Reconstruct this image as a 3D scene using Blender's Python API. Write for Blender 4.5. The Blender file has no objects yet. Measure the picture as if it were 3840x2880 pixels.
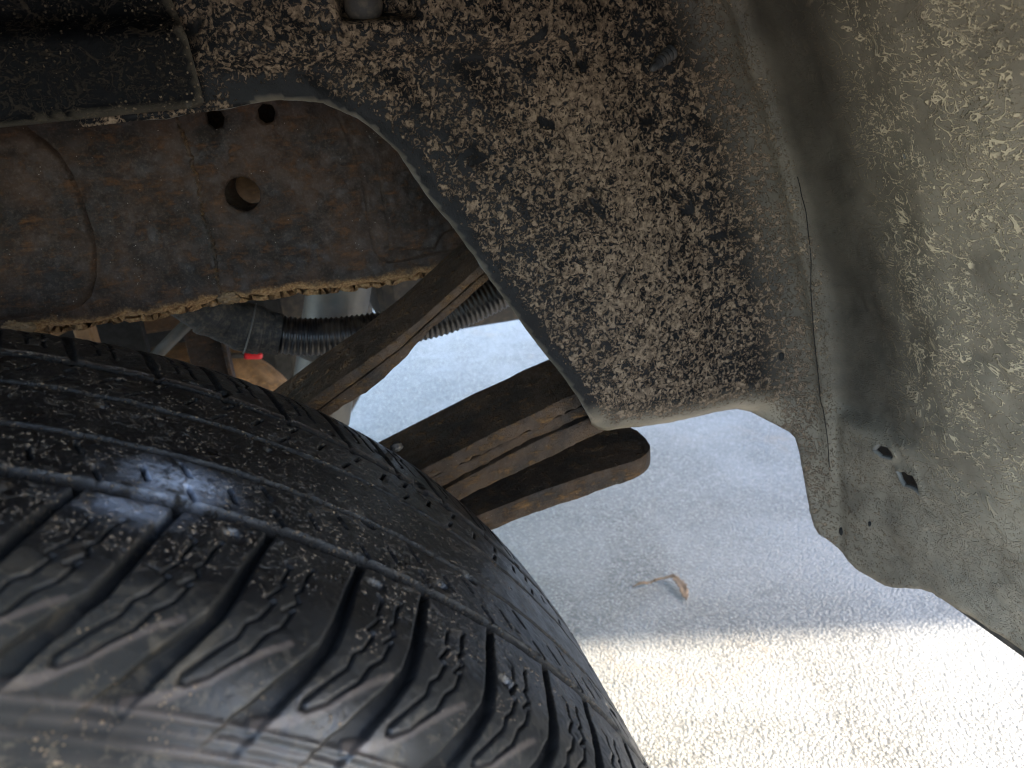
import bpy, bmesh, math, random
import numpy as np
from mathutils import Vector, Matrix
from mathutils.geometry import delaunay_2d_cdt
random.seed(7); rng = np.random.default_rng(7)
sc = bpy.context.scene
COL = sc.collection

# ------------------------------------------------------------------ camera
cam_d = bpy.data.cameras.new('camera'); cam = bpy.data.objects.new('camera', cam_d); COL.objects.link(cam)
CAM = Vector((0.2456, -0.2852, 0.8342))
RT, UP, FW = Vector((0.95507, -0.28503, -0.08126)), Vector((0.17475, 0.32009, 0.93113)), Vector((0.23938, 0.90349, -0.35552))
m = Matrix((RT, UP, -FW)).transposed().to_4x4(); m.translation = CAM
cam.matrix_world = m
cam_d.sensor_width = 36; cam_d.lens = 26.04; cam_d.clip_start = .01; cam_d.clip_end = 500
cam_d.dof.use_dof = True; cam_d.dof.focus_distance = .42; cam_d.dof.aperture_fstop = 13
sc.camera = cam

# ------------------------------------------------------------------ sky, sun, exposure
SUN_DIR = Vector((.953, -.302, 0)).normalized(); SUN_EL = math.radians(36)
w = bpy.data.worlds.new('World'); sc.world = w; w.use_nodes = True
nt = w.node_tree
sky = nt.nodes.new('ShaderNodeTexSky'); sky.sky_type = 'NISHITA'; sky.sun_disc = False
sky.air_density = 1.0; sky.dust_density = 1.6; sky.ozone_density = 1.0
sky.sun_elevation = SUN_EL; sky.sun_rotation = math.atan2(SUN_DIR.x, SUN_DIR.y)
bg = nt.nodes['Background']; nt.links.new(sky.outputs[0], bg.inputs[0]); bg.inputs[1].default_value = .15
sd = bpy.data.lights.new('sun', 'SUN'); so = bpy.data.objects.new('sun', sd); COL.objects.link(so)
sd.energy = 2.5; sd.angle = math.radians(.53); sd.color = (1, .91, .75)
to_sun = SUN_DIR * math.cos(SUN_EL) + Vector((0, 0, math.sin(SUN_EL)))
so.rotation_euler = to_sun.to_track_quat('Z', 'Y').to_euler()
so.location = to_sun * 20
vs = sc.view_settings
vs.view_transform = 'Standard'; vs.look = 'None'; vs.gamma = 1; vs.use_curve_mapping = False
vs.exposure = 3.42
sc.cycles.use_denoising = True; sc.cycles.pixel_filter_type = 'BLACKMAN_HARRIS'; sc.cycles.filter_width = 1.15
sc.cycles.max_bounces = 10; sc.cycles.diffuse_bounces = 6; sc.cycles.glossy_bounces = 4
sc.cycles.sample_clamp_indirect = 6

# ------------------------------------------------------------------ material helpers
class MT:
    def __init__(s, name):
        s.m = bpy.data.materials.new(name); s.m.use_nodes = True
        s.t = s.m.node_tree; s.b = s.t.nodes['Principled BSDF']
        s.co = s.t.nodes.new('ShaderNodeTexCoord').outputs['Object']
    def n(s, typ, **kw):
        nd = s.t.nodes.new('ShaderNode' + typ)
        for k, v in kw.items():
            if k.startswith('i_'):
                key = k[2:]; key = int(key) if key.isdigit() else key
                s.put(nd.inputs[key], v)
            else: setattr(nd, k, v)
        return nd
    def put(s, sock, v):
        if isinstance(v, bpy.types.NodeSocket): s.t.links.new(v, sock)
        elif isinstance(v, (tuple, list)) and sock.type == 'RGBA' and len(v) == 3: sock.default_value = (*v, 1)
        else: sock.default_value = v
    def noise(s, scale, detail=4, rough=.55, dist=0., co=None):
        nd = s.n('TexNoise', i_Vector=co or s.co, i_Scale=scale, i_Detail=detail, i_Roughness=rough, i_Distortion=dist)
        return nd.outputs[0]
    def voro(s, scale, feature='F1', out='Distance', co=None, rnd=1.):
        nd = s.n('TexVoronoi', feature=feature, i_Vector=co or s.co, i_Scale=scale, i_Randomness=rnd)
        return nd.outputs[out]
    def stretch(s, x, y, z):
        return s.n('Mapping', i_Vector=s.co, i_Scale=(x, y, z)).outputs[0]
    def ramp(s, v, a, b, lo=0., hi=1.):
        nd = s.n('MapRange', i_Value=v, interpolation_type='SMOOTHSTEP')
        nd.inputs[1].default_value = a; nd.inputs[2].default_value = b; nd.inputs[3].default_value = lo; nd.inputs[4].default_value = hi
        return nd.outputs[0]
    def math(s, op, a, b=0., clamp=False):
        nd = s.n('Math', operation=op, use_clamp=clamp); s.put(nd.inputs[0], a); s.put(nd.inputs[1], b); return nd.outputs[0]
    def mix(s, f, a, b):
        nd = s.n('Mix', data_type='RGBA'); s.put(nd.inputs[0], f); s.put(nd.inputs[6], a); s.put(nd.inputs[7], b); return nd.outputs[2]
    def mixf(s, f, a, b):
        nd = s.n('Mix'); s.put(nd.inputs[0], f); s.put(nd.inputs[2], a); s.put(nd.inputs[3], b); return nd.outputs[0]
    def attr(s, name): return s.n('Attribute', attribute_name=name).outputs['Fac']
    def bump(s, h, dist, strength=1., prev=None):
        nd = s.n('Bump', i_Height=h, i_Strength=strength, i_Distance=dist)
        if prev: s.t.links.new(prev, nd.inputs['Normal'])
        return nd.outputs[0]
    def out(s, col, rough, nrm=None, metal=0., spec=.5):
        s.put(s.b.inputs['Base Color'], col); s.put(s.b.inputs['Roughness'], rough)
        s.put(s.b.inputs['Metallic'], metal); s.put(s.b.inputs['Specular IOR Level'], spec)
        if nrm: s.t.links.new(nrm, s.b.inputs['Normal'])
        return s.m

def mat_liner(name, amount):
    k_ = amount
    t = MT(name)
    mud_a, dust, worm = t.attr('mud'), t.attr('dust'), t.attr('worm')
    big = t.noise(15, 3, .5)
    lace = t.noise(275, 8, .72, 1.2); grit = t.noise(620, 3, .7); mid = t.noise(70, 3, .6, .6)
    v = t.math('ADD', t.math('MULTIPLY', lace, .70), t.math('ADD', t.math('MULTIPLY', grit, .16), t.math('MULTIPLY', mid, .14)))
    v = t.math('ADD', v, t.math('MULTIPLY', t.math('SUBTRACT', big, .5), .08))
    v = t.math('ADD', v, t.math('MULTIPLY', t.math('SUBTRACT', mud_a, .5), .26))
    mud = t.math('MULTIPLY', t.ramp(v, .500, .515), t.ramp(t.noise(33, 4, .6, .7), .34, .38))
    # dried splash trails: thin wandering lines and small crumbs
    wco = t.stretch(1, .75, 1.2)
    def trails(scale, gate_scale, g0, g1, wdt):
        q = t.math('MULTIPLY', t.noise(scale, 2.6, .55, 1.3, wco), 4.5)
        d_ = t.math('PINGPONG', q, .5)
        return t.math('MULTIPLY', t.math('MULTIPLY', t.ramp(d_, wdt * .4, wdt, 1., 0.), t.ramp(t.noise(gate_scale, 3, .6), g0, g1)), t.ramp(t.noise(scale * 1.7, 3, .6, .5), .38, .46))
    line = trails(72, 22, .38, .48, .13); line2 = trails(140, 26, .42, .52, .17)
    crumb = t.math('MULTIPLY', t.ramp(t.voro(420), .20, .28, 1., 0.), t.ramp(t.noise(60, 3), .54, .62))
    splash = t.math('MULTIPLY', t.math('MAXIMUM', t.math('MAXIMUM', line, line2), crumb), worm)
    crumbs = t.math('MULTIPLY', t.ramp(t.voro(330), .16, .24, 1., 0.), t.math('MULTIPLY', t.ramp(t.noise(50, 3), .45, .6), t.ramp(mud_a, .0, .25)))
    mud = t.math('MAXIMUM', t.math('MAXIMUM', mud, splash), crumbs)
    tone = t.noise(300, 3, .7)
    mcol = t.mix(t.ramp(tone, .35, .7), (.085, .061, .042), (.225, .165, .112))
    mcol = t.mix(t.math('MULTIPLY', worm, .9), mcol, (.55, .46, .31))
    base = t.mix(t.noise(120, 4), (.0035 * k_, .004 * k_, .005 * k_), (.0065 * k_, .0075 * k_, .009 * k_))
    film = t.math('MULTIPLY', dust, t.ramp(t.noise(30, 5, .65), .25, .75, .55, 1.))
    base = t.mix(film, base, (.315, .268, .195))
    col = t.mix(mud, base, mcol)
    h = t.math('ADD', mud, t.math('MULTIPLY', tone, .25))
    n1 = t.bump(h, .0016, 1.)
    n2 = t.bump(t.noise(900, 3), .0002, .5, n1)
    return t.out(col, t.mixf(mud, t.mixf(film, .48, .60), .95), n2, spec=t.mixf(film, .12 * k_, .42))

def mat_rust(name, dark=(.020, .014, .012), mid=(.052, .030, .021), hot=(.16, .070, .028), hotamt=.5, sc_=1., speck=True, bump=.0006):
    t = MT(name)
    a = t.noise(28 * sc_, 6, .65, .3); b = t.noise(110 * sc_, 5, .7); c = t.noise(520, 3, .7)
    st = t.noise(60 * sc_, 5, .6, .4, t.stretch(1, 1, 3.5))
    col = t.mix(t.ramp(a, .35, .65), dark, mid)
    hotm = t.math('MULTIPLY', t.ramp(t.math('ADD', t.math('MULTIPLY', b, .5), t.math('MULTIPLY', st, .5)), .5, .68), hotamt)
    col = t.mix(hotm, col, hot)
    col = t.mix(t.ramp(c, .45, .75, 0., .35), col, (.10, .075, .055))
    if speck:
        s1 = t.math('MULTIPLY', t.ramp(t.voro(360), .07, .11, 1., 0.), t.ramp(t.noise(90, 2), .57, .62))
        col = t.mix(t.math('MULTIPLY', s1, .7), col, (.42, .38, .33))
    cr = t.attr('lit_crust'); cb = t.math('ADD', t.math('MULTIPLY', cr, 1.25), t.math('SUBTRACT', t.math('MULTIPLY', b, 1.1), .95))
    crm = t.ramp(cb, .05, .75)
    col = t.mix(crm, col, t.mix(t.ramp(c, .35, .65), (.17, .080, .030), (.36, .22, .10)))  # rusty lower edge, paled so its colour carries warm bounce light
    h = t.math('ADD', t.math('MULTIPLY', b, .7), t.math('MULTIPLY', c, .5))
    h = t.math('ADD', h, t.math('ADD', hotm, t.math('MULTIPLY', crm, .6)))
    return t.out(col, t.ramp(b, .3, .7, .50, .90), t.bump(h, bump, 1.), spec=.3)

def mat_plain(name, col, rough=.5, metal=0., var=.35, scale=120, bump=.0002, dust=0.):
    t = MT(name)
    n = t.noise(scale, 5, .6)
    dk = tuple(c * (1 - var) for c in col)
    c = t.mix(t.ramp(n, .3, .7), dk, col)
    if dust:
        c = t.mix(t.math('MULTIPLY', t.ramp(t.noise(scale * .6, 5, .7), .42, .7), dust), c, (.20, .15, .10))
    return t.out(c, t.ramp(n, .3, .7, rough * .85, min(1, rough * 1.15)), t.bump(n, bump, .8), metal)

def mat_tyre():
    t = MT('tyre_rubber')
    dust, highlight, ridge, deep = t.attr('dust'), t.attr('painted_highlight'), t.attr('ridge'), t.attr('deep')
    n1 = t.noise(60, 5, .6); n2 = t.noise(420, 4, .7); big = t.noise(17, 4, .6, .4)
    base = t.mix(t.ramp(n1, .3, .7), (.004, .004, .0045), (.008, .0078, .0078))
    # brown crumbs stuck on the tread
    grit = t.attr('grit')
    gate = t.math('ADD', t.noise(75, 3, .6), t.math('MULTIPLY', t.math('SUBTRACT', grit, .5), .22))
    fl = t.math('MULTIPLY', t.ramp(t.voro(330), .18, .27, 1., 0.), t.ramp(gate, .50, .58))
    fl3 = t.math('MULTIPLY', t.ramp(t.voro(620), .18, .27, 1., 0.), t.ramp(gate, .46, .56))
    fl = t.math('MAXIMUM', fl, fl3)
    fl2 = t.math('MULTIPLY', t.ramp(t.noise(190, 5, .7, .8), .55, .60), t.math('MULTIPLY', grit, t.ramp(big, .42, .56)))
    film = t.math('MULTIPLY', dust, t.ramp(big, .20, .50))
    col = t.mix(t.math('MULTIPLY', film, .85), base, (.020, .0195, .0175))
    pat = t.math('MULTIPLY', t.math('MAXIMUM', t.ramp(t.noise(34, 4, .6, .8), .56, .62), t.ramp(t.noise(130, 5, .7, .8), .54, .60, 0., .8)), t.math('MULTIPLY', dust, .8))
    col = t.mix(pat, col, (.050, .042, .031))
    col = t.mix(t.math('MULTIPLY', t.math('MAXIMUM', fl, t.math('MULTIPLY', fl2, .35)), t.math('SUBTRACT', 1., t.math('MULTIPLY', deep, .7))), col, (.125, .092, .060))
    col = t.mix(t.math('MULTIPLY', ridge, .6), col, (.120, .094, .078))
    sm = t.math('MULTIPLY', highlight, t.ramp(t.noise(120, 5, .7, .5), .36, .58))
    col = t.mix(t.math('MULTIPLY', sm, .85), col, (.42, .48, .60))  # bluish-white highlight painted into the rubber colour
    col = t.mix(t.math('MULTIPLY', deep, .75), col, (.006, .006, .006))  # grooves darkened in the colour to stand for their shade
    h = t.math('ADD', t.math('MULTIPLY', n2, t.mixf(grit, .4, 1.4)), t.math('ADD', t.math('ADD', fl, fl2), t.math('MULTIPLY', n1, .8)))
    r = t.mixf(t.math('MAXIMUM', fl, deep), t.mixf(film, t.ramp(n1, .3, .7, .26, .42), .75), .9)
    return t.out(col, r, t.bump(h, .0006, .9), spec=t.mixf(t.math('MAXIMUM', deep, dust), .60, .03))

def mat_ground():
    t = MT('concrete_ground')
    cell = t.voro(230, out='Color'); g = t.n('RGBToBW', i_0=cell).outputs[0]
    d = t.voro(230); big = t.noise(1.3, 5, .6); mid = t.noise(9, 5, .65)
    c = t.mix(g, (.098, .093, .084), (.262, .243, .212))
    c = t.mix(t.ramp(d, .42, .62, 0., .8), c, (.075, .072, .066))
    c = t.mix(t.ramp(mid, .35, .7, .0, .55), c, (.165, .16, .15))
    st = t.math('MULTIPLY', t.ramp(t.noise(4.5, 5, .7, .6), .55, .68), t.ramp(big, .4, .6))
    c = t.mix(t.ramp(t.noise(3.2, 4, .6, .5), .42, .62, 0., .45), c, (.22, .215, .205))
    c = t.mix(t.math('MULTIPLY', st, .5), c, (.19, .135, .085))
    gl = t.ramp(g, .55, .8)
    h = t.math('SUBTRACT', t.math('MULTIPLY', g, .6), d)
    return t.out(c, t.mixf(gl, .55, .30), t.bump(h, .003, .8), spec=.55)

M_WALL = mat_liner('muddy_black_plastic', 1.)
M_PANEL = mat_liner('dark_panel_paint', .45)
M_RAIL = mat_rust('rail_rust', dark=(.0125, .0082, .0060), mid=(.045, .0255, .0155), hot=(.14, .062, .022), hotamt=.55)
M_LEAF = mat_rust('spring_rust', dark=(.024, .0165, .011), mid=(.074, .043, .023), hot=(.27, .14, .045), hotamt=.6, bump=.0020)
M_LIT_CRUST = mat_rust('lit_edge_rust', dark=(.12, .075, .04), mid=(.30, .20, .11), hot=(.40, .21, .07), hotamt=.8, bump=.0012)  # edge rust brightened to stand in for light from below
M_TAN = mat_rust('pale_rust', dark=(.14, .085, .045), mid=(.32, .20, .11), hot=(.42, .24, .10), hotamt=.6, speck=False)
M_TYRE = mat_tyre(); M_GND = mat_ground()
M_HOSE = mat_plain('hose_plastic', (.006, .006, .007), .38, dust=.25)
M_SLEEVE = mat_plain('woven_sleeve', (.03, .028, .026), .8, bump=.0006, scale=400, dust=.35)
M_GREY = mat_plain('grey_metal', (.105, .105, .098), .5, scale=60, dust=.3)
M_DARK = mat_plain('dark_metal', (.03, .028, .027), .7, dust=.3)
M_BLACK = mat_plain('black_underseal', (.006, .006, .006), .85)
M_STEEL = mat_plain('bare_steel', (.45, .45, .43), .35, 1.)
M_RED = mat_plain('red_cap', (.75, .03, .04), .4, var=.1)
M_BOLT = mat_plain('dusty_bolt', (.035, .030, .026), .7, dust=.5)
M_CLIP = mat_plain('grey_plastic', (.03, .032, .035), .6, dust=.25)
M_CUT = mat_plain('scuffed_edge', (.16, .15, .13), .7, scale=500, bump=.0005)
M_BODY = mat_plain('body_paint', (.28, .29, .30), .35)
M_SHADE_WALL = mat_plain('shade_wall', (.5, .48, .44), .9, scale=20)
M_DRYLEAF = mat_plain('dry_leaf_brown', (.20, .135, .085), .9, var=.4, scale=150)

# ------------------------------------------------------------------ object helpers
def link(name, me, mat=None, parent=None):
    o = bpy.data.objects.new(name, me); COL.objects.link(o)
    if mat: me.materials.append(mat)
    if parent: o.parent = parent
    return o
def empty(name, loc=(0, 0, 0)):
    o = bpy.data.objects.new(name, None); COL.objects.link(o); o.location = loc; o.empty_display_size = .1
    return o
def mesh_np(name, V, F, smooth=True):
    me = bpy.data.meshes.new(name); V = np.ascontiguousarray(V, np.float32); F = np.ascontiguousarray(F, np.int32)
    k = F.shape[1]
    me.vertices.add(len(V)); me.vertices.foreach_set('co', V.ravel())
    me.loops.add(F.size); me.loops.foreach_set('vertex_index', F.ravel())
    me.polygons.add(len(F)); me.polygons.foreach_set('loop_start', np.arange(0, F.size, k, dtype=np.int32))
    me.polygons.foreach_set('loop_total', np.full(len(F), k, np.int32))
    me.update(calc_edges=True); me.validate()
    if smooth: me.polygons.foreach_set('use_smooth', np.ones(len(me.polygons), bool))
    return me
def add_attr(me, name, vals):
    a = me.attributes.new(name, 'FLOAT', 'POINT'); a.data.foreach_set('value', np.ascontiguousarray(vals, np.float32))
def bm_obj(name, bm, mat, parent=None, smooth=False, bevel=0, label=None):
    bmesh.ops.recalc_face_normals(bm, faces=bm.faces)
    me = bpy.data.meshes.new(name); bm.to_mesh(me); bm.free()
    if smooth: me.polygons.foreach_set('use_smooth', np.ones(len(me.polygons), bool))
    o = link(name, me, mat, parent)
    if bevel:
        md = o.modifiers.new('bevel', 'BEVEL'); md.width = bevel; md.segments = 2; md.limit_method = 'ANGLE'
    if label: o['label'] = label
    return o
def box(bm, lo, hi):
    lo, hi = Vector(lo), Vector(hi)
    r = bmesh.ops.create_cube(bm, size=1)
    for v in r['verts']: v.co = Vector([(lo[i] + hi[i]) / 2 + v.co[i] * (hi[i] - lo[i]) for i in range(3)])
    return r['verts']
def smooth_path(P, n):
    P = np.asarray(P, float); d = np.r_[0, np.cumsum(np.linalg.norm(np.diff(P, axis=0), axis=1))]
    # Catmull-Rom through the points
    out = []
    Q = np.vstack([2 * P[0] - P[1], P, 2 * P[-1] - P[-2]])
    for t in np.linspace(0, len(P) - 1 - 1e-9, n):
        i = int(t); f = t - i; a, b, c, e = Q[i], Q[i + 1], Q[i + 2], Q[i + 3]
        out.append(.5 * ((2 * b) + (c - a) * f + (2 * a - 5 * b + 4 * c - e) * f * f + (3 * b - a - 3 * c + e) * f ** 3))
    return np.array(out)
def tube_np(path, radius, n=16):
    """swept tube; radius scalar or array; closed by caps"""
    P = np.asarray(path, float); N = len(P); r = np.broadcast_to(radius, (N,))
    T = np.gradient(P, axis=0); T /= np.linalg.norm(T, axis=1)[:, None]
    up = np.array([0.1, .3, 1.]); 
    A = np.cross(T, up); A /= np.linalg.norm(A, axis=1)[:, None]; B = np.cross(A, T)
    a = np.linspace(0, 2 * np.pi, n, endpoint=False)
    V = P[:, None] + r[:, None, None] * (np.cos(a)[None, :, None] * A[:, None] + np.sin(a)[None, :, None] * B[:, None])
    V = V.reshape(-1, 3)
    i, j = np.meshgrid(np.arange(N - 1), np.arange(n), indexing='ij')
    F = np.stack([i * n + j, i * n + (j + 1) % n, (i + 1) * n + (j + 1) % n, (i + 1) * n + j], -1).reshape(-1, 4)
    V = np.vstack([V, P[:1], P[-1:]]); c0, c1 = N * n, N * n + 1
    jj = np.arange(n); j2 = (jj + 1) % n
    caps = np.vstack([np.stack([jj * 0 + c0, j2, jj, jj], -1), np.stack([jj * 0 + c1, (N - 1) * n + jj, (N - 1) * n + j2, (N - 1) * n + j2], -1)])
    return V, F, caps[:, :3]
def tube(name, path, radius, mat, parent=None, n=16, label=None):
    V, F, C = tube_np(path, radius, n)
    bm = bmesh.new(); vs_ = [bm.verts.new(v) for v in V]
    for f in F: bm.faces.new([vs_[k] for k in f])
    for f in C: bm.faces.new([vs_[k] for k in f])
    return bm_obj(name, bm, mat, parent, smooth=True, label=label)
def resample(poly, step, closed=True):
    P = np.asarray(poly, float)
    if closed: P = np.vstack([P, P[:1]])
    out = []
    for a, b in zip(P[:-1], P[1:]):
        k = max(1, int(round(np.linalg.norm(b - a) / step)))
        out += [a + (b - a) * t for t in np.arange(k) / k]
    if not closed: out.append(P[-1])
    return np.array(out)
def in_poly(P, poly):
    x, y = P[:, 0], P[:, 1]; ins = np.zeros(len(P), bool)
    a = poly; b = np.roll(poly, -1, axis=0)
    for (x0, y0), (x1, y1) in zip(a, b):
        c = ((y0 > y) != (y1 > y)); 
        if y1 == y0: continue
        ins ^= c & (x < (x1 - x0) * (y - y0) / (y1 - y0) + x0)
    return ins
def poly_dist(P, poly, closed=True):
    a = poly if closed else poly[:-1]; b = np.roll(poly, -1, axis=0) if closed else poly[1:]
    D = np.full(len(P), 1e9)
    for p, q in zip(a, b):
        ab = q - p; t = np.clip(((P - p) @ ab) / (ab @ ab + 1e-12), 0, 1)
        D = np.minimum(D, np.linalg.norm(P - (p + t[:, None] * ab), axis=1))
    return D
def sheet2d(outline, holes, step, edge_step=None):
    """triangulated 2-D region with clean outline and holes -> verts, tris, distance to outline"""
    loops = [resample(outline, edge_step or step)] + [resample(h, (edge_step or step) * .5) for h in holes]
    lo, hi = loops[0].min(0), loops[0].max(0)
    gx, gy = np.meshgrid(np.arange(lo[0], hi[0], step), np.arange(lo[1], hi[1], step * .87), indexing='ij')
    gx = gx + (np.arange(gx.shape[1]) % 2)[None, :] * step / 2
    G = np.stack([gx.ravel(), gy.ravel()], -1) + rng.normal(0, step * .06, (gx.size, 2))
    G = G[in_poly(G, loops[0])]
    keep = poly_dist(G, loops[0]) > step * .55
    for h in loops[1:]: keep &= ~in_poly(G, h) & (poly_dist(G, h) > step * .4)
    G = G[keep]
    V = np.vstack(loops + [G]); E = []; k = 0
    for L in loops:
        n = len(L); E += [(k + i, k + (i + 1) % n) for i in range(n)]; k += n
    vo, _, fo, *_ = delaunay_2d_cdt([Vector(v) for v in V], E, [], 0, 1e-7)
    vo = np.array([(v.x, v.y) for v in vo]); fo = np.array([f for f in fo if len(f) == 3])
    cen = vo[fo].mean(1); ok = in_poly(cen, loops[0])
    for h in loops[1:]: ok &= ~in_poly(cen, h)
    return vo, fo[ok], poly_dist(vo, loops[0])
def orient(V, F, toward):
    n = np.cross(V[F[:, 1]] - V[F[:, 0]], V[F[:, 2]] - V[F[:, 0]])
    fl = (n * (np.asarray(toward) - V[F].mean(1))).sum(1) < 0
    F = F.copy(); F[fl] = F[fl][:, ::-1]; return F
def sstep(x, a, b):
    t = np.clip((x - a) / (b - a), 0, 1); return t * t * (3 - 2 * t)
class Noise:
    def __init__(s, seed, n=64): s.g = np.random.default_rng(seed).normal(0, 1, (n, n)); s.n = n
    def __call__(s, x, y):
        xi, yi = np.floor(x).astype(int), np.floor(y).astype(int); fx, fy = x - xi, y - yi
        fx, fy = fx * fx * (3 - 2 * fx), fy * fy * (3 - 2 * fy); n = s.n; g = s.g
        return (g[xi % n, yi % n] * (1 - fx) * (1 - fy) + g[(xi + 1) % n, yi % n] * fx * (1 - fy) + g[xi % n, (yi + 1) % n] * (1 - fx) * fy + g[(xi + 1) % n, (yi + 1) % n] * fx * fy)

# ------------------------------------------------------------------ setting
bm = bmesh.new(); bmesh.ops.create_grid(bm, x_segments=2, y_segments=2, size=150)
g = bm_obj('ground', bm, M_GND); g['kind'] = 'structure'
# unseen wall added behind the truck to cast the shade edge on the ground
bm = bmesh.new(); box(bm, (6.0, -1.09, -.02), (6.3, 15, 5.5))
wl = bm_obj('wall', bm, M_SHADE_WALL); wl['kind'] = 'structure'

# ------------------------------------------------------------------ the truck
truck = empty('pickup_truck'); truck['category'] = 'truck'
truck['label'] = 'muddy pickup truck seen at its rear wheel, with rusty frame and leaf springs'

# body round the wheel well (outside the picture, it keeps the light off the wheel)
th = np.radians(np.linspace(-12, 192, 60)); arch = np.stack([.10 + .53 * np.cos(th), .385 + .53 * np.sin(th)], -1)
outl = np.vstack([arch[::-1], [[.68, .50], [1.11, .60], [1.11, 1.35], [-1.6, 1.35], [-1.6, .50], [-.48, .45]]])
V2, F2, _ = sheet2d(outl, [], .08)
V = np.stack([V2[:, 0], np.full(len(V2), -.245), V2[:, 1]], -1)
o = link('bed_side', mesh_np('bed_side', V, orient(V, F2, (0, -5, .8)), False), M_BODY, truck)
md = o.modifiers.new('solid', 'SOLIDIFY'); md.thickness = .02; md.offset = -1
bm = bmesh.new(); box(bm, (-1.6, -.224, .985), (1.2, 2.0, 1.02)); bm_obj('bed_floor', bm, M_DARK, truck)
bm = bmesh.new(); box(bm, (1.12, -.188, .745), (1.17, 2.0, 1.35)); bm_obj('tailgate', bm, M_BODY, truck)
bm = bmesh.new(); box(bm, (1.10, -.15, .62), (1.20, 1.95, .74)); bm_obj('bumper', bm, M_STEEL, truck, bevel=.02)

bm = bmesh.new(); box(bm, (.648, -.22, .47), (.656, .165, .98)); bm_obj('inner_panel', bm, M_DARK, truck)
# ---- wheel arch liner -------------------------------------------------------------
YW, RF = .155, .045; LF = RF * math.pi / 2
def Xz(z):
    d = z - .59; return .6032 - .1616 * d - .509 * d * d
nz = Noise(3)
def liner3d(s, z, dist=None):
    a = np.clip(s / RF, 0, np.pi / 2)
    dx = np.where(s < 0, -RF + s, np.where(s < LF, -RF + RF * np.sin(a), 0.))
    dy = np.where(s < 0, 0, np.where(s < LF, -RF + RF * np.cos(a), -RF - (s - LF)))
    nx, ny = np.where(s < 0, 0, np.sin(a)), np.where(s < 0, 1, np.cos(a))      # pointing into the body
    h = np.zeros_like(s)
    # flute and ribs of the arch, dying out low down along the fold line
    fade = sstep(z, .598 + .0 * s, .612)
    h += .006 * (sstep(s, .044, .060) - sstep(s, .085, .150)) * fade * (1 - .85 * sstep(z, .68, .80))
    h -= .003 * (sstep(s, .038, .044) - sstep(s, .046, .050)) * sstep(z, .50, .60)
    h -= .006 * (sstep(s, .12, .16) - sstep(s, .20, .26)) * sstep(z, .56, .70)
    h -= .004 * (sstep(s, .050, .062) * (1 - sstep(s, .068, .10))) * (1 - fade)
    # low wall: soft swelling, and a shallow hollow towards the corner
    h -= .004 * np.exp(-((s + .10) / .05) ** 2 - ((z - .70) / .08) ** 2)
    h += .003 * np.exp(-((s + .03) / .02) ** 2) * sstep(z, .60, .66)
    # ledge along the top of the wall and the pocket for the bolt
    x = Xz(z) + dx
    up = sstep(z, .858, .869) * (1 - sstep(s, -.07, -.02)) * sstep(x, .205, .235); h -= .010 * up
    pk = sstep(x, .284, .289) * (1 - sstep(x, .323, .328)) * sstep(z, .8785, .8835); h += .017 * pk
    dm = np.exp(-((x - .301) / .012) ** 2 - ((z - .846) / .009) ** 2); h -= .0025 * dm
    h += .0009 * nz(s * 45, z * 45) + .0003 * nz(s * 190 + 9, z * 190)
    return np.stack([x + nx * h, YW + dy + ny * h, z], -1)
OUT = [(-.335, .8395), (-.3027, .8406), (-.2952, .8402), (-.2852, .8416), (-.2687, .8424), (-.259, .8432), (-.25, .8444), (-.2367, .8449), (-.2275, .8442), (-.2145, .8415), (-.208, .8368), (-.2015, .833), (-.1967, .8265), (-.1925, .8184), (-.1895, .8122), (-.188, .8033), (-.1862, .7904), (-.1835, .779), (-.18, .7701), (-.1775, .7583), (-.1743, .7479), (-.1712, .7325), (-.166, .7152), (-.1605, .696), (-.1535, .677), (-.1477, .6624), (-.1405, .642), (-.137, .6284), (-.134, .6202), (-.1305, .6108), (-.1257, .6056), (-.1192, .6034), (-.1015, .6021), (-.0695, .5997), (-.0467, .5998), (-.0247, .601), (-.013, .6001), (-.0007, .5943), (.01, .5873), (.0165, .5828), (.0205, .5775), (.0222, .5678), (.024, .5502), (.0262, .5293), (.0288, .5112), (.0315, .4986), (.035, .4919), (.0493, .4835), (.0705, .4764), (.0887, .4758), (.0965, .477), (.1053, .4818), (.1178, .49), (.1283, .4957), (.1388, .4997), (.155, .5025), (.1725, .5045), (.1948, .5047), (.2368, .5051), (.31, .505), (.31, .975), (-.335, .975)]
HOLES = [[(.0877, .5886), (.090, .5925), (.092, .5949), (.0955, .5945), (.0993, .5963), (.103, .593), (.1043, .5902), (.1018, .5868), (.0945, .5856)],
         [(.1055, .5805), (.109, .5802), (.1125, .5828), (.1165, .5822), (.1205, .5838), (.1225, .581), (.1243, .5787), (.1252, .575), (.1278, .5700), (.1240, .5722), (.1203, .5728), (.1160, .5722), (.1123, .5712), (.1083, .574)],
         [(.1455, .7935), (.1478, .7930), (.1485, .7910), (.1465, .7905)]]
V2, F2, D = sheet2d(OUT, HOLES, .0028, .0016)
s_, z_ = V2[:, 0], V2[:, 1]
P = liner3d(s_, z_)
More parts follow.
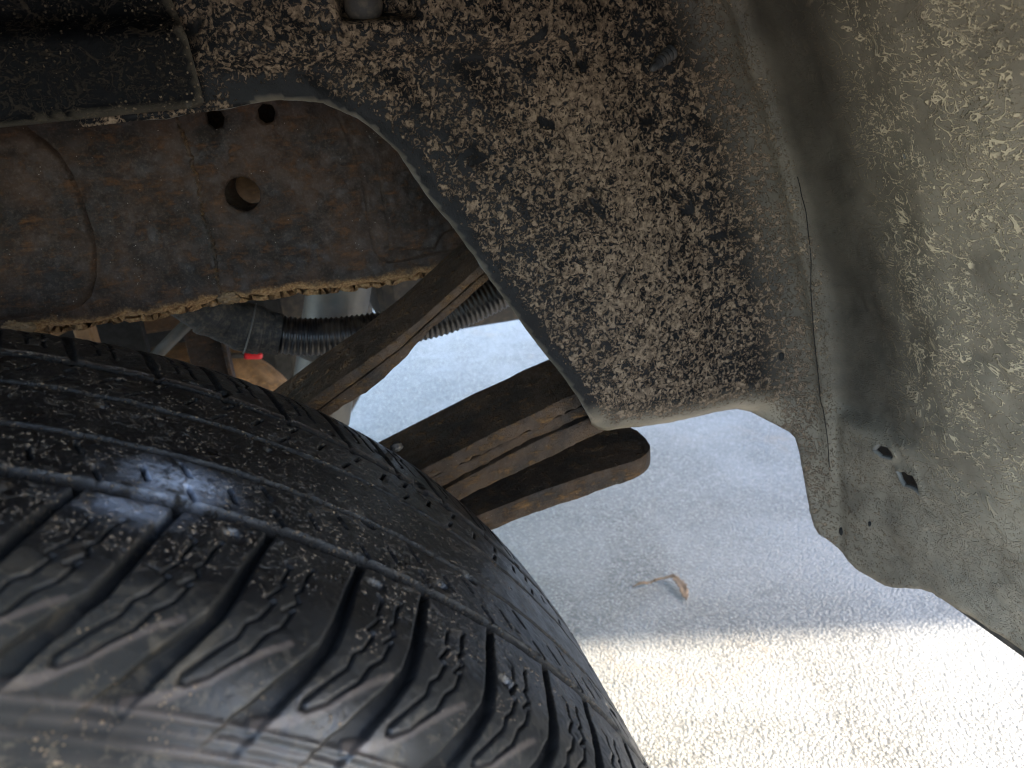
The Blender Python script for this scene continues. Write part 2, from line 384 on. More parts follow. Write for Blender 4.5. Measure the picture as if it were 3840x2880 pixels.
# the lower lip of the wall rolls inboard; the trimmed edge is slightly turned too
low = resample(np.array(OUT[29:38]), .002, False); dl = poly_dist(V2, low, False)
P[:, 1] += .020 * np.clip(1 - dl / .024, 0, 1) ** 2
for hl in HOLES[:2]:
    hd = poly_dist(V2, np.array(hl)); P[:, 0] -= .0022 * np.clip(1 - hd / .006, 0, 1) ** 2
F2 = orient(P, F2, CAM)
me = mesh_np('fender_liner', P, F2)
edge = np.array(OUT[6:37]); de = poly_dist(V2, edge, False)
mud = (.47 * sstep(de, .003, .014) + .05) * (1 - .12 * sstep(s_, -.02, .03)) * (1 - .30 * sstep(s_, .02, .06)) * (1 - .35 * sstep(s_, .06, .11))
mud = mud - .05 * np.exp(-((z_ - .855) / .007) ** 2) * (1 - sstep(s_, -.05, 0)) + .10 * sstep(s_, -.16, -.08) * (1 - sstep(s_, -.05, .0))
mud *= 1 - .8 * sstep(-dl, -.020, -.006)
ch = (sstep(s_, .046, .060) - sstep(s_, .085, .130)) * sstep(z_, .590, .615)
mud *= 1 - .9 * ch
dust = .01 + .38 * sstep(s_, -.005, .05) + .40 * sstep(s_, .09, .21) + .28 * sstep(-z_, -.66, -.56) * sstep(s_, -.02, .03)  # dust film; its rise to the right also paints the arch's hazy light
dust = np.maximum(dust, .40 * np.clip(1.2 - de / .0015, 0, 1) * (s_ < 0))
dust = dust * (1 - .45 * ch) + 1.0 * np.clip(1 - dl / .026, 0, 1)
worm = sstep(s_, .03, .09) * (.45 + .55 * sstep(s_, .09, .14)) * (1 - .75 * ch) * (.25 + .75 * sstep(z_, .52, .66))
add_attr(me, 'mud', np.clip(mud, 0, 1)); add_attr(me, 'dust', np.clip(dust, 0, 1)); add_attr(me, 'worm', np.clip(worm, 0, 1))
liner = link('fender_liner', me, M_WALL, truck)
liner['label'] = 'black plastic wheel arch liner crusted with dried brown mud'
me.materials.append(M_CUT)
md = liner.modifiers.new('solid', 'SOLIDIFY'); md.thickness = .0028; md.offset = -1; md.material_offset_rim = 1
# bolt in its pocket
def lathe(name, prof, origin, axis, mat, parent, n=24, label=None):
    bm = bmesh.new(); ax = Vector(axis).normalized(); q = Vector((0, 0, 1)).rotation_difference(ax); rows = []
    for r, h in prof:
        rows.append([bm.verts.new(Vector(origin) + q @ Vector((r * math.cos(a), r * math.sin(a), h))) for a in np.linspace(0, 2 * math.pi, n, endpoint=False)])
    for A, B in zip(rows[:-1], rows[1:]):
        for i in range(n): bm.faces.new((A[i], A[(i + 1) % n], B[(i + 1) % n], B[i]))
    bm.faces.new(rows[0][::-1]); bm.faces.new(rows[-1])
    return bm_obj(name, bm, mat, parent, smooth=True, label=label)
pb = (.2995, .160, .8885)
lathe('bolt', [(.0095, 0), (.0105, .003), (.0098, .006), (.0075, .0085), (.004, .0098), (.001, .0100)], pb, (0, -1, 0), M_BOLT, liner)
# fir-tree push clip poking out of the corner
p0 = liner3d(np.array([-.001]), np.array([.8545]))[0]
pf = [(.0015, -.004)]
for k in range(5):
    h = .001 + k * .0034; r = .0050 - k * .00035
    pf += [(r * .62, h), (r, h + .0004), (r * .98, h + .0012), (r * .66, h + .0030)]
pf += [(.0026, .0185), (.0016, .0225), (.0004, .0235)]
lathe('push_clip', pf, p0 + np.array([.001, .0015, 0]), (-.80, -.42, -.42), M_CLIP, liner, n=20)
# bright stud end seen in the upper torn hole
ph = liner3d(np.array([.0965]), np.array([.591]))[0]
lathe('stud', [(.0045, 0), (.0045, .004), (.003, .0055), (.0008, .0058)], ph + np.array([.011, 0, 0]), (-1, -.2, .3), M_STEEL, liner)
for s0, z0, r0 in ((.0177, .6455, .0019), (.0527, .5003, .0021), (.0817, .5234, .0012)):
    pc = liner3d(np.array([s0]), np.array([z0]))[0]; aa = min(s0 / RF, math.pi / 2); ax = Vector((-math.sin(aa), -math.cos(aa), 0))
    o = lathe('plug', [(r0, 0), (r0, .0006), (r0 * .5, .0009), (.0002, .0009)], (0, 0, 0), ax, M_BLACK, liner, n=12)
    for v in o.data.vertices: v.co.z *= 1.8; v.co += Vector(pc)
# moulding seam down the corner of the arch
sm = np.array([(.052, .775), (.0515, .7457), (.0458, .693), (.0425, .6505), (.0418, .6133), (.0428, .6058), (.0445, .5828), (.045, .557)])
pp = smooth_path(np.c_[sm, np.zeros(len(sm))], 60); tube('mould_seam', liner3d(pp[:, 0], pp[:, 1]) + np.array([-.0001, -.0001, 0]), .0003, M_WALL, liner, 6)

# ---- dark panel overlapping the liner, upper left -------------------------------------
PO = [(-.42, .838), (.1176, .8423), (.1656, .8434), (.2017, .8441), (.2070, .8443), (.2098, .8450), (.211, .8465), (.2112, .8503), (.2107, .8583), (.2099, .8774), (.2065, .8905), (.203, .905), (.199, .975), (-.42, .975)]
V2, F2, D = sheet2d(PO, [], .004, .002)
x_, z_ = V2[:, 0], V2[:, 1]
zb = .8815 - .02 * (x_ - .13)
y_ = .1435 + .009 * sstep(z_, zb, zb + .008) + .0006 * nz(x_ * 40, z_ * 40)
lowd = poly_dist(V2, np.array(PO[:6]), False)
y_ = y_ + .003 * np.clip(1 - lowd / .004, 0, 1) ** 2
P = np.stack([x_, y_, z_], -1); me = mesh_np('splash_panel', P, orient(P, F2, (0, -5, .9)))
edg = np.clip(1 - D / .0012, 0, 1)
add_attr(me, 'mud', np.clip(.10 + .16 * sstep(z_, .895, .91) + .12 * sstep(x_, .16, .21), 0, 1)); add_attr(me, 'dust', 0 + .30 * edg); add_attr(me, 'worm', np.full(len(P), .10))
pan = link('splash_panel', me, M_PANEL, truck); pan['label'] = 'smooth dark panel with a pale lower edge overlapping the muddy liner'
me.materials.append(M_CUT)
md = pan.modifiers.new('solid', 'SOLIDIFY'); md.thickness = .0025; md.offset = -1; md.material_offset_rim = 1
lathe('bolt', [(.009, 0), (.010, .003), (.008, .006), (.003, .008), (.001, .0082)], (.166, .1515, .909), (0, -1, 0), M_BOLT, pan)

# ---- frame rail ----------------------------------------------------------------------
YR, ZB, ZT, RR = .27, .7165, .885, .0075
L0 = ZT - (ZB + RR)
nr = Noise(11)
def rail3d(x, t, proud=0.):
    a = np.clip((t - L0) / RR, 0, np.pi / 2); flat = np.maximum(t - L0 - RR * np.pi / 2, 0)
    y = YR + RR * (1 - np.cos(a)) + flat; z = np.where(t < L0, ZT - t, ZB + RR - RR * np.sin(a))
    ny, nz_ = -np.cos(a), -np.sin(a)
    h = proud + .0010 * nr(x * 60, t * 60) + .0005 * nr(x * 260, t * 260)
    e = sstep(t, L0 - .004, L0 + .004); h = h + e * (.0008 * nr(x * 140 + 5, t * 90) + .0006 * nr(x * 420, t * 420))
    # wobble of the bottom edge along its length
    z = z + e * (.0012 * nr(x * 22, x * 0 + 3.3))
    return np.stack([x, y + ny * h, z + nz_ * h], -1)
def circ(cx, cz, r, n=24, sx=1., j=0.):
    return [(cx + r * sx * math.cos(a) * (1 + random.uniform(-j, j)), ZT - cz - r * math.sin(a) * (1 + random.uniform(-j, j))) for a in np.linspace(0, 2 * math.pi, n, endpoint=False)]
RO = [(-.45, 0), (.52, 0), (.52, L0 + RR * 1.571 + .05), (-.45, L0 + RR * 1.571 + .05)]
RH = [circ(.2134, .7898, .0117, 28, 1., .02), circ(.2061, .8395, .0066, 7, .95, .05), circ(.2393, .8399, .0066, 7, .95, .05)]
V2, F2, D = sheet2d(RO, RH, .0032)
P = rail3d(V2[:, 0], V2[:, 1]); me = mesh_np('frame_rail', P, orient(P, F2, CAM))
add_attr(me, 'lit_crust', np.clip(sstep(V2[:, 1], L0 - .007, L0 + .010) + .10 * nr(V2[:, 0] * 90, V2[:, 1] * 90) * sstep(V2[:, 1], L0 - .04, L0 - .01), 0, 1))  # rust crust plus painted bounce light along the lower edge
rail = link('frame_rail', me, M_RAIL, truck)
rail['label'] = 'rusty brown steel frame rail with round bolt holes above the tyre'
md = rail.modifiers.new('solid', 'SOLIDIFY'); md.thickness = .005; md.offset = -1
# far web with the matching hole
W2, WF, _ = sheet2d([(-.45, .72), (.52, .72), (.52, .885), (-.45, .885)], [[(.2187 + .0132 * math.cos(a), .7892 + .0132 * math.sin(a)) for a in np.linspace(0, 6.283, 24, endpoint=False)]], .02, .02)
P = np.stack([W2[:, 0], np.full(len(W2), .335), W2[:, 1]], -1); o = link('rail_web', mesh_np('rail_web', P, orient(P, WF, CAM), False), M_RAIL, rail)
md = o.modifiers.new('solid', 'SOLIDIFY'); md.thickness = .005; md.offset = -1
def plate(name, pts, proud, edge_r=.0025, mat=M_RAIL, step=.0022):
    out2 = np.array([(x, ZT - z) for x, z in pts])
    V2, F2, D = sheet2d(out2, [], step)
    P = rail3d(V2[:, 0], V2[:, 1], proud * sstep(D, 0, edge_r) - .0015 * (D < 1e-5))
    return link(name, mesh_np(name, P, orient(P, F2, CAM)), mat, rail)
plate('gusset_plate', [(-.30, .865), (.085, .865), (.0972, .8429), (.1039, .8359), (.1102, .8269), (.1141, .8143), (.1161, .8012), (.1168, .7892), (.1172, .7762), (.1158, .764), (.1147, .7601), (.111, .7457), (.104, .733), (.0966, .7275), (.0894, .7255), (.06, .7250), (-.30, .7250)], .0040, .0050)
plate('reinforcing_plate', [(.50, .868), (.279, .868), (.2828, .8354), (.2858, .8256), (.2905, .8123), (.2928, .7984), (.2940, .7858), (.2938, .7748), (.294, .7668), (.294, .7505), (.2955, .7378), (.2988, .7323), (.3049, .7281), (.3159, .7274), (.3333, .7290), (.3499, .7297), (.50, .7315)], .0036, .0030)
plate('doubler_plate', [(.50, .862), (.288, .862), (.2918, .834), (.2964, .8239), (.3025, .8160), (.3046, .805), (.3047, .7894), (.3050, .7655), (.3068, .7562), (.3052, .745), (.3055, .7382), (.3171, .7366), (.3296, .7341), (.3425, .7333), (.3459, .7397), (.3508, .745), (.3571, .7467), (.50, .752)], .0062, .0025)
vw = np.array([(.1826, .8423), (.1855, .8188), (.1861, .7987), (.1850, .7781), (.1868, .7674), (.1867, .7514), (.1854, .7351), (.1842, .7200)])
pp = smooth_path(np.c_[vw[:, 0], ZT - vw[:, 1], vw[:, 0] * 0], 90); pp[:, 0] += .0006 * rng.normal(0, 1, 90)
tube('weld_bead', rail3d(pp[:, 0], pp[:, 1]), .0011 + .0004 * rng.random(90), M_LEAF, rail, 8)
# lump of scale hanging at the left of the lower edge
for k, (x, z) in enumerate([(.052, .7205), (.057, .7185), (.190, .7195)]):
    bm = bmesh.new(); bmesh.ops.create_icosphere(bm, subdivisions=4, radius=.0042)
    for v in bm.verts:
        v.co *= 1 + .25 * random.uniform(-1, 1); v.co.x *= 1.7; v.co.y *= .6; v.co += Vector((x, YR + .001, z))
    bm_obj('rust_scale', bm, M_LIT_CRUST, rail, smooth=True)

# ---- leaf spring -----------------------------------------------------------------------
spring = empty('leaf_spring', (0, .22, .45)); spring.parent = truck
spring['label'] = 'rusty stack of leaf springs running up from behind the tyre'
nl = Noise(21)
def leaf(T, B, w, endround=0., flake=0., y0=.185, label=None, seed=0., xr=None):
    T, B = np.array(T), np.array(B)
    x0 = max(T[0, 0], B[0, 0]); x1 = min(T[-1, 0], B[-1, 0]) if xr is None else xr
    n = int((x1 - x0) / .0022); xs = np.linspace(x0, x1, n)
    def ip(Q):
        s = smooth_path(np.c_[Q, Q[:, 0] * 0], 300); return np.interp(xs, s[:, 0], s[:, 1])
    zt, zb = ip(T), ip(B)
    zt = zt + .0002 * nl(xs * 70 + seed, xs * 0 + seed) ; zb = zb + .00018 * nl(xs * 110, xs * 0 + seed + 4)
    if flake: zb = zb + flake * np.minimum(0, nl(xs * 75 + seed, xs * 0 + 2.2 + seed)) + .4 * flake * nl(xs * 300, xs * 0 + seed)
    ring = []
    c = .0012; nY = 12
    for i, x in enumerate(xs):
        a, b = y0, y0 + w
        if endround and x > x1 - endround:
            k = (x - (x1 - endround)) / endround; ins = endround * (1 - math.sqrt(max(0, 1 - k * k))); a += ins; b -= ins
        yy = np.linspace(a, b, nY); h = zt[i] - zb[i]
        row = [(x, a, zt[i] - min(c, h * .3)), (x, a + c * .4, zt[i] - c * .25)] + [(x, y, zt[i] + .0004 * nl(np.array([x * 160]), np.array([y * 160 + seed]))[0]) for y in yy[1:-1]] + [(x, b - c * .4, zt[i] - c * .25), (x, b, zt[i] - c)]
        row += [(x, b, zb[i] + c), (x, (a + b) / 2, zb[i]), (x, a + c * .4, zb[i] + c * .25), (x, a, zb[i] + c)]
        row += [(x, a - .0004 * abs(nl(np.array([x * 120]), np.array([q * 3 + seed]))[0]), zb[i] + c + (h - 2 * c) * q) for q in (.25, .5, .75)]
        ring.append(row)
    R = np.array(ring); k = R.shape[1]; N = len(xs)
    bm = bmesh.new(); vv = [[bm.verts.new(p) for p in r] for r in R]
    for i in range(N - 1):
        for j in range(k): bm.faces.new((vv[i][j], vv[i][(j + 1) % k], vv[i + 1][(j + 1) % k], vv[i + 1][j]))
    bm.faces.new(vv[0]); bm.faces.new(vv[-1][::-1])
    o = bm_obj('leaf', bm, M_LEAF, None, smooth=True); o.data.set_sharp_from_angle(angle=math.radians(32)); o.parent = spring; o.matrix_parent_inverse = Matrix.Translation(-Vector((0, .22, .45)))
    if label: o['label'] = label
    return o
armT = [(.02, .535), (.13, .605), (.2271, .6597), (.2553, .6745), (.2972, .6966), (.3219, .7125), (.3545, .7348), (.40, .7660), (.50, .838)]
armM = [(.02, .527), (.13, .597), (.2383, .6558), (.2538, .6643), (.276, .6765), (.298, .6895), (.3253, .708), (.3582, .7300), (.405, .7600), (.50, .830)]
armB = [(.02, .515), (.13, .583), (.2363, .6445), (.2519, .6528), (.2741, .6637), (.2960, .6785), (.3107, .6912), (.3245, .7010), (.337, .7085), (.3506, .7177), (.3608, .7246), (.41, .754), (.50, .82)]
def sh(Q, dz): return [(x, z + dz) for x, z in Q]
leaf(armT, sh(armM, .0004), .075, seed=1., flake=.0006, label='upper long spring leaf rising steeply to the right')
leaf(sh(armM, -.0008), armB, .073, y0=.1865, seed=5., flake=.0008)
aT = [(.02, .512), (.20, .566), (.3189, .6040), (.3552, .6155), (.3908, .6255), (.4185, .6330), (.52, .658)]
aB = [(.02, .500), (.20, .554), (.3071, .5900), (.3383, .5985), (.3537, .6035), (.378, .6110), (.4215, .6225), (.52, .647)]
bB = [(.02, .487), (.20, .542), (.315, .5800), (.3527, .5925), (.3831, .602), (.4276, .6125), (.52, .634)]
cB = [(.02, .474), (.20, .529), (.3272, .5673), (.351, .5743), (.3949, .5854), (.435, .5974), (.52, .619)]
dT = [(.02, .462), (.20, .5190), (.30, .5440), (.3616, .5560), (.411, .5635), (.4619, .5680), (.52, .570)]
dB = [(.02, .440), (.20, .5000), (.30, .5270), (.3494, .5374), (.3846, .5430), (.4671, .5532), (.52, .556)]
leaf(aT, aB, .078, seed=9., flake=.0018)
leaf(sh(aB, -.0022), bB, .072, y0=.1885, seed=13., flake=.0008)
leaf(sh(bB, -.0018), cB, .074, y0=.1865, seed=17., flake=.0005)
leaf(dT, dB, .078, endround=.030, seed=23., flake=.0006, xr=.487, label='thick lowest overload leaf with a rounded end')

# ---- wheel -----------------------------------------------------------------------------
RAD = .39
PROF = np.array([(0, .39), (.03, .3899), (.06, .3892), (.085, .3877), (.10, .3853), (.11, .3820), (.117, .3775), (.123, .371), (.1285, .361), (.133, .346), (.137, .325), (.138, .30), (.135, .27), (.125, .24), (.11, .215)])
full = np.vstack([PROF[::-1] * [-1, 1], PROF[1:]])
sm = smooth_path(np.c_[full, np.zeros(len(full))], 4000)[:, :2]
al = np.r_[0, np.cumsum(np.linalg.norm(np.diff(sm, axis=0), axis=1))]
ystep = np.where(sm[:, 1] > .345, .00062, .004); ystep = np.where((sm[:, 0] > .06), np.maximum(ystep, .0009), ystep)
dens = np.r_[0, np.cumsum(np.diff(al) / ystep[1:])]; nv = int(dens[-1])
tt = np.interp(np.linspace(0, dens[-1], nv), dens, al)
py, pr = np.interp(tt, al, sm[:, 0]), np.interp(tt, al, sm[:, 1])
ny = np.gradient(pr, tt) * -1; nr_ = np.gradient(py, tt)   # outward normal in (y, r): (-dr, dy)
th = np.concatenate([np.arange(0, 76, .085), np.arange(76, 360, 1.2)]); nt_ = len(th)
TH, Y = np.meshgrid(th, py, indexing='ij'); ARC = TH * math.pi / 180 * RAD
FINE = TH < 77
def groove(d, w, depth, wall=.0012):
    return depth * (1 - sstep(np.abs(d), w / 2 - wall * .5, w / 2 + wall * .5))
dep = np.zeros_like(TH); deep = np.zeros_like(TH)
wob = .0005 * nl(TH * .9, Y * 0 + .5)
for yc, wd, dp in ((-.0525, .0064, .0042), (-.0195, .0034, .0032), (.0195, .0034, .0030), (.0525, .0040, .0018)):
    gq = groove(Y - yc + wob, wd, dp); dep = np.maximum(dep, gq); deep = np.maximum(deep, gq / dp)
PITCH = 4.5; TH0 = 47.95
lat_y = np.array([-.140, -.130, -.125, -.12, -.11, -.10, -.09, -.08, -.07, -.056]); lat_t = np.array([-7.4, -6.0, -5.1, -4.2, -2.95, -1.95, -1.45, -1.05, -.65, 0.])
def seg_dist(PX, PY, poly):
    D = np.full(PX.shape, 1e3)
    for (a0, a1), (b0, b1) in zip(poly[:-1], poly[1:]):
        dx, dy = b0 - a0, b1 - a1; L = dx * dx + dy * dy + 1e-14
        t = np.clip(((PX - a0) * dx + (PY - a1) * dy) / L, 0, 1)
        D = np.minimum(D, np.hypot(PX - a0 - t * dx, PY - a1 - t * dy))
    return D
K = math.pi / 180 * RAD
S1 = [(48.7, -.0696), (48.95, -.0718), (48.56, -.0804), (48.7, -.0817), (47.95, -.0890), (48.25, -.0905), (47.74, -.0972), (47.25, -.1000), (46.98, -.1052), (46.0, -.112), (45.3, -.1165), (45.26, -.1179), (45.5, -.1184), (46.3, -.116), (47.6, -.1085), (48.08, -.1024), (48.74, -.0983), (49.16, -.0914), (48.72, -.0922), (49.39, -.0874), (49.2, -.0835), (49.53, -.0812), (49.81, -.0731), (50.1, -.0690)]
S1 = np.array([((t - TH0) * K, y) for t, y in S1])
SL = [[(48.05, -.0404), (48.51, -.0478)], [(50.0, -.0335), (50.47, -.0424)], [(51.7, -.0250), (52.3, -.033)]]
SL = [np.array([((t - TH0) * K, y) for t, y in q]) for q in SL]
SC = np.array([(-4.4 * K, -.1225), (-2.9 * K, -.1205), (-1.6 * K, -.1165), (.2 * K, -.108), (1.2 * K, -.1035)])
cols = np.where(th < 78)[0]; n_blocks = range(-12, 8)
ridge = np.zeros_like(TH)
for sgn in (1, -1):
    for k in n_blocks:
        jit = .25 * math.sin(k * 2.3) ; t0 = TH0 + k * PITCH + jit + (1.1 if sgn < 0 else 0)
        ci = cols[(th[cols] > t0 - 9) & (th[cols] < t0 + 5)]
        if not len(ci): continue
        jj = np.where((py * sgn < -.015))[0]
        sub = np.ix_(ci, jj)
        px_ = (TH[sub] - t0) * K; yy = Y[sub] * sgn
        pa = -np.interp(yy, lat_y, lat_t) * K
        dlat = px_ + pa
        slope = np.gradient(np.interp(np.linspace(-.14, -.056, 100), lat_y, lat_t) * K, .084 / 99)
        cs = 1 / np.sqrt(1 + np.interp(yy, np.linspace(-.14, -.056, 100), slope) ** 2)
        wd = np.interp(yy, [-.14, -.12, -.10, -.06, -.05], [.0070, .0058, .0042, .0028, .0022])
        dp = (.0043 if sgn > 0 else .0016) * sstep(yy, -.129, -.118) * (1 - sstep(yy, -.052, -.047))
        gq = dp * (1 - sstep(np.abs(dlat * cs), wd / 2 - .0007, wd / 2 + .0007))
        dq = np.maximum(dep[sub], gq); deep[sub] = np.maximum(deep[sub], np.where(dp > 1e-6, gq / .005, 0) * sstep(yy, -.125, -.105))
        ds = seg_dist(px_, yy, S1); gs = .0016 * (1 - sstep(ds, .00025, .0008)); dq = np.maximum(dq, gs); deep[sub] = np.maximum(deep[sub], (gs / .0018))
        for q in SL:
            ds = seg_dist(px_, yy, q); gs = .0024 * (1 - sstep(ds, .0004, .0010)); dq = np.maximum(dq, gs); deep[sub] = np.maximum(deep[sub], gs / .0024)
        # scalloped rib where the block turns into the sidewall
        dsc = seg_dist(px_, yy, SC); rb = 1 - sstep(dsc, .0004, .0016); dq = dq - .0013 * rb
        below = np.interp(px_, SC[:, 0], SC[:, 1]); inside = (px_ > SC[0, 0]) & (px_ < SC[-1, 0])
        dep[sub] = dq
        if sgn > 0: ridge[sub] = np.maximum(ridge[sub], .6 * rb)
# wear: rounded, torn edges and general unevenness
dep += .00012 * nl(ARC * 160, Y * 160) + .00008 * nl(ARC * 600, Y * 600 + 3)
chip = np.clip(nl(ARC * 95 + 31, Y * 95 + 7) - 1.45, 0, 1) * (Y < .12) * (Y > -.10); dep += .0022 * sstep(chip, .05, .5)
# sidewall rings and serrations
for yr_, hh in ((-.1232, .0010), (-.1252, .0007), (-.1270, .0012), (-.1290, .0008), (-.1310, .0010), (-.1345, .0014)): dep -= hh * np.exp(-((Y - yr_) / .0006) ** 2) * FINE
dep -= .0006 * (np.sin(TH / 360 * 2 * math.pi * 260) > .2) * sstep(-Y, .1312, .1318) * (1 - sstep(-Y, .1335, .134)) * FINE
band = np.exp(-((Y - .0575) / .0013) ** 2); dep -= .0007 * band; ridge = np.maximum(ridge, band * .9)
for yr_, hh in ((-.1232, .5), (-.1252, .3), (-.1270, .55), (-.1290, .3)): ridge = np.maximum(ridge, hh * np.exp(-((Y - yr_) / .0006) ** 2) * np.clip(.6 + .5 * nl(ARC * 60 + yr_ * 900, Y * 0 + 1), 0, 1))
dep *= FINE * (pr > .312)[None, :]; deep *= (pr > .33)[None, :]; ridge *= (pr > .33)[None, :]
r = pr[None, :] - dep * nr_[None, :]; yv = py[None, :] - dep * ny[None, :]
rad = np.radians(TH)
V = np.stack([r * np.sin(rad), yv, .385 + r * np.cos(rad)], -1).reshape(-1, 3)
i, j = np.meshgrid(np.arange(nt_), np.arange(nv - 1), indexing='ij'); i2 = (i + 1) % nt_
F = np.stack([i * nv + j, i * nv + j + 1, i2 * nv + j + 1, i2 * nv + j], -1).reshape(-1, 4)
me = mesh_np('tyre', V, F)
dust = sstep(-Y, .080, .112) * (.75 + .25 * nl(ARC * 30, Y * 30)) + .02
painted_highlight = np.exp(-((TH - 29.6) / 2.0) ** 2 - ((Y + .038) / .010) ** 2) + .45 * np.exp(-((TH - 28.0) / 1.8) ** 2 - ((Y + .060) / .008) ** 2)  # spots of the painted highlight on the tread
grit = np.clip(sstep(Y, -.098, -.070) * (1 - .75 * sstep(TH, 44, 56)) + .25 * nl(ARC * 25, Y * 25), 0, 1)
add_attr(me, 'grit', grit.ravel()); add_attr(me, 'dust', np.clip(dust, 0, 1).ravel()); add_attr(me, 'painted_highlight', np.clip(painted_highlight, 0, 1).ravel()); add_attr(me, 'ridge', np.clip(ridge, 0, 1).ravel()); add_attr(me, 'deep', (np.clip(deep, 0, 1) ** .4).ravel())
wheel = empty('wheel', (0, 0, .385)); wheel.parent = truck
wheel['label'] = 'rear wheel with a worn black tyre speckled with mud'
WI = Matrix.Translation((0, 0, -.385))
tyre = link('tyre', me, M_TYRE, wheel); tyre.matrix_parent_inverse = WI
bm = bmesh.new()   # rim: a turned dish closing the tyre
prof = [(.216, -.112), (.222, -.118), (.215, -.108), (.200, -.09), (.195, -.03), (.12, -.035), (.07, -.06), (.05, -.07), (.001, -.07)]
rows = [[bm.verts.new((a * math.sin(q), b, .385 + a * math.cos(q))) for q in np.linspace(0, 2 * math.pi, 48, endpoint=False)] for a, b in prof]
for A, B in zip(rows[:-1], rows[1:]):
    for q in range(48): bm.faces.new((A[q], A[(q + 1) % 48], B[(q + 1) % 48], B[q]))
rim = bm_obj('rim', bm, M_GREY, wheel, smooth=True); rim.matrix_parent_inverse = WI
# crumb of mud sitting on the far shoulder
bm = bmesh.new(); bmesh.ops.create_icosphere(bm, subdivisions=3, radius=.0034)
for v in bm.verts: v.co *= 1 + .22 * random.uniform(-1, 1); v.co.z *= .8; v.co += Vector((.2770, .096, .6595))
o = bm_obj('mud_lump', bm, M_BOLT, wheel, smooth=True); o.matrix_parent_inverse = WI

# ---- what shows under the rail ------------------------------------------------------------
# corrugated hose
hp = [(.150, .345, .712), (.166, .345, .695), (.1766, .348, .6845), (.1896, .35, .6770), (.2067, .35, .6698), (.2282, .35, .6625), (.2508, .35, .6587), (.2743, .35, .6569), (.3025, .35, .6565), (.3314, .35, .6575), (.3569, .35, .6600), (.3833, .35, .6665), (.4147, .35, .6768), (.442, .35, .6875), (.50, .35, .715)]
pp = smooth_path(hp, 900); sl = np.r_[0, np.cumsum(np.linalg.norm(np.diff(pp, axis=0), axis=1))]
rr_ = .0160 + .0006 * np.tanh(2.2 * np.sin(sl / .0046 * 2 * np.pi))
hose = tube('corrugated_hose', pp, rr_, M_HOSE, truck, 22, label='black corrugated hose sagging under the frame rail')
k0, k1 = 0, int(np.searchsorted(sl, .082)); ps = pp[k0:k1]; u = np.linspace(0, 1, len(ps))
tube('sleeve', ps, .0192 + .0014 * np.tanh(3 * np.sin(u * 11)) * (u > .2) + .0008 * rng.normal(0, .3, len(ps)), M_SLEEVE, hose, 20)
an = np.linspace(0, 2 * math.pi, 40); kc = int(k1 * .72); c_ = pp[kc]; T_ = pp[kc + 4] - pp[kc - 4]; T_ /= np.linalg.norm(T_)
A_ = np.cross(T_, [0, 1, 0]); A_ /= np.linalg.norm(A_); B_ = np.cross(T_, A_)
tube('tie_wire', np.array([c_ + .0215 * (math.cos(q) * A_ + math.sin(q) * B_) for q in an]), .0007, M_GREY, hose, 8)
# shock absorber leaning behind the hose
d0, d1 = np.array((.292, .45, .735)), np.array((.232, .45, .545))
sp = np.array([d0 + (d1 - d0) * q for q in np.linspace(0, 1, 30)])
shock = tube('shock_absorber', sp, .031, M_GREY, truck, 32, label='grey shock absorber body behind the hose')
tube('dust_collar', sp[17:20], .0325, M_DARK, shock, 32)
# grey rod and red tipped lever
a0, a1 = np.array((.060, .5, .6045)), np.array((.150, .5, .6730))
tube('brake_rod', np.array([a0 + (a1 - a0) * q for q in np.linspace(0, 1, 12)]), .0060, M_GREY, truck, 14)
lv = tube('lever', np.array([(.125, .62, .582), (.145, .62, .5785), (.1600, .62, .5760)]), .0035, M_DARK, truck, 12, label='small lever with a bright red cap')
tube('red_cap', np.array([(.1575, .6195, .5765), (.160, .6195, .5758), (.174, .6195, .5733), (.1770, .6195, .5728), (.1782, .6195, .5726)]), np.array([.0042, .0046, .0046, .0036, .0015]), M_RED, lv, 14)
# rusty bracket plate and its angle
bm = bmesh.new(); box(bm, (.100, .60, .55), (.140, .606, .70)); box(bm, (.140, .58, .54), (.144, .612, .71)); box(bm, (.07, .60, .672), (.18, .64, .680))
br = bm_obj('axle_bracket', bm, M_RAIL, truck, bevel=.001, label='rusty brown bracket plate above the axle')
bm = bmesh.new(); box(bm, (.020, .50, .60), (.034, .53, .72)); bm_obj('pale_strut', bm, M_TAN, truck, bevel=.002)
# axle tube and differential housing
tube('axle_tube', np.array([(0, .14, .385), (0, .5, .385), (0, 1.55, .385)]), .042, M_TAN, truck, 24)
bm = bmesh.new(); bmesh.ops.create_uvsphere(bm, u_segments=40, v_segments=24, radius=1)
for v in bm.verts: v.co = Vector((.03 + v.co.x * .165 + .015, .80 + v.co.y * .13, .405 + v.co.z * .150))
df = bm_obj('differential', bm, M_TAN, truck, smooth=True, label='pale rusty round differential housing behind the red cap')
tube('cover_rim', np.array([(.085 + 0, .80 + .125 * math.cos(q), .395 + .135 * math.sin(q)) for q in np.linspace(0, 2 * math.pi, 40)]), .006, M_RAIL, df, 8)
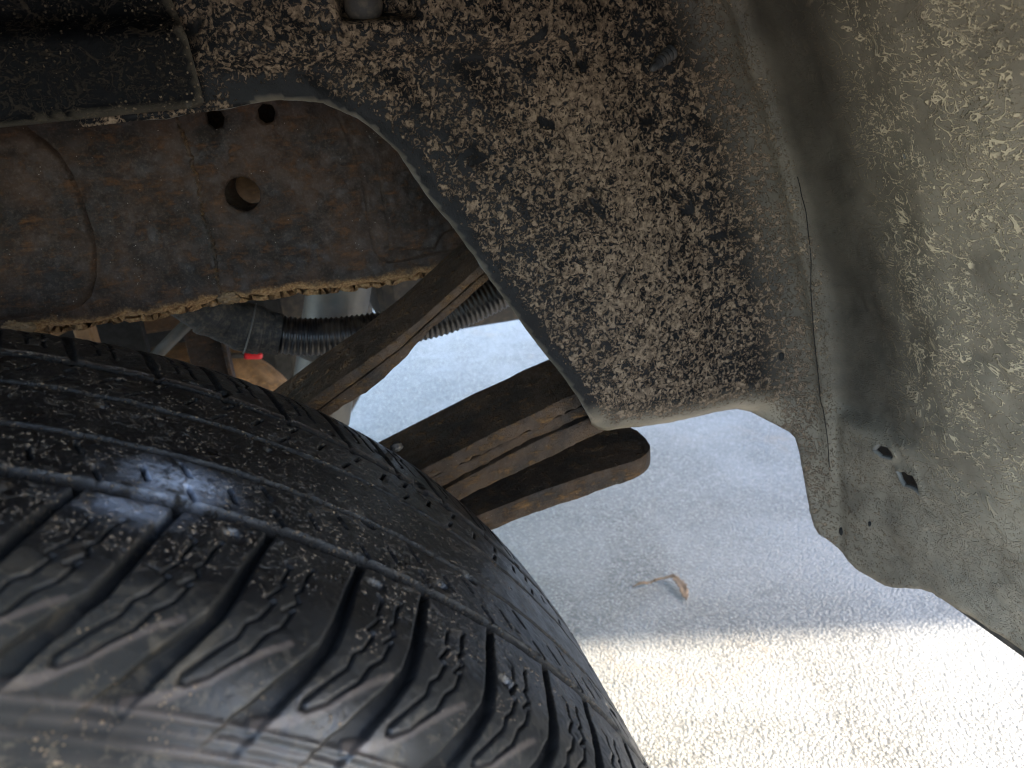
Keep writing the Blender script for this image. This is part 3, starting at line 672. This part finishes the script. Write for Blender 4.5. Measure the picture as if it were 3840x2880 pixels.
# muffler with flat bottom, crossmembers, far rail, far wheel
bm = bmesh.new(); vv = box(bm, (.33, .66, .548), (.72, 1.02, .66)); mf = bm_obj('muffler', bm, M_DARK, truck, bevel=.02, label='grey muffler with a flat underside beyond the hose')
bm = bmesh.new(); box(bm, (.27, .34, .74), (.36, 1.18, .83)); bm_obj('crossmember', bm, M_TAN, truck, bevel=.006)
bm = bmesh.new(); box(bm, (.28, .46, .685), (.40, 1.12, .735)); bm_obj('hanger_beam', bm, M_DARK, truck, bevel=.006)
bm = bmesh.new(); box(bm, (.10, .34, .74), (.17, 1.18, .80)); bm_obj('crossmember', bm, M_TAN, truck, bevel=.006)
bm = bmesh.new(); box(bm, (-1.2, 1.20, .716), (1.15, 1.265, .885)); bm_obj('frame_rail', bm, M_RAIL, truck, bevel=.006)
bm = bmesh.new(); box(bm, (.12, 1.00, .30), (.270, 1.03, .74)); bm_obj('heat_shield', bm, M_DARK, truck, bevel=.002)
bm = bmesh.new(); box(bm, (-.12, .62, .56), (.055, .64, .72)); bm_obj('heat_shield', bm, M_BLACK, truck, bevel=.002)
bm = bmesh.new(); box(bm, (.02, .70, .60), (.16, .76, .70)); bm_obj('spring_perch', bm, M_LEAF, truck, bevel=.005)
tube('exhaust_pipe', smooth_path([(-.6, .62, .60), (-.1, .62, .645), (.15, .72, .69), (.24, .80, .70)], 40), .026, M_TAN, truck, 20)

bm = bmesh.new(); box(bm, (-.6, .98, .34), (.20, 1.17, .70)); bm_obj('fuel_tank', bm, M_BLACK, truck, bevel=.03)
tube('support_tube', np.array([(.12, .425, .803), (.22, .425, .803), (.34, .425, .803)]), .034, M_TAN, truck, 24)
# far wheel: a plain turned tyre, only its dark mass can show
bm = bmesh.new(); k = 64; cp = np.vstack([full[::2]]); rows = [[bm.verts.new((b * math.sin(q), 1.60 + a, .385 + b * math.cos(q))) for q in np.linspace(0, 2 * math.pi, k, endpoint=False)] for a, b in cp]
for A, B in zip(rows[:-1], rows[1:]):
    for q in range(k): bm.faces.new((A[q], A[(q + 1) % k], B[(q + 1) % k], B[q]))
bm_obj('tyre', bm, M_DARK, truck, smooth=True)

# ------------------------------------------------------------------ leaf litter
pl = smooth_path([(.708, .741, .003), (.728, .738, .005), (.746, .737, .004), (.766, .736, .007), (.781, .728, .010), (.785, .708, .011), (.782, .688, .008), (.776, .668, .004)], 40)
wl = np.interp(np.linspace(0, 1, 40), [0, .15, .3, .45, .55, .75, .92, 1], [.002, .007, .005, .006, .009, .017, .013, .002])
T_ = np.gradient(pl, axis=0); N_ = np.stack([-T_[:, 1], T_[:, 0], 0 * T_[:, 0]], -1); N_ /= np.linalg.norm(N_, axis=1)[:, None]
bm = bmesh.new(); rows = []
for q in range(40):
    j_ = 1 + .2 * math.sin(q * 2.1)
    rows.append([bm.verts.new(pl[q] + N_[q] * wl[q] * .5 * v * j_ + np.array([0, 0, .004 * abs(v) ** 1.5 * math.sin(q * .35) ** 2 + .0008 * math.sin(q * 1.3 + 4 * v)])) for v in (-1, -.5, 0, .5, 1)])
for A, B in zip(rows[:-1], rows[1:]):
    for q in range(4): bm.faces.new((A[q], A[q + 1], B[q + 1], B[q]))
lf = bm_obj('dry_leaf', bm, M_DRYLEAF, None, smooth=True)
md = lf.modifiers.new('solid', 'SOLIDIFY'); md.thickness = .0008
lf['label'] = 'bent tan dead leaf lying on the shaded concrete'; lf['category'] = 'leaf'
print('TRIS', sum(len(o.data.polygons) for o in sc.objects if o.type == 'MESH'))
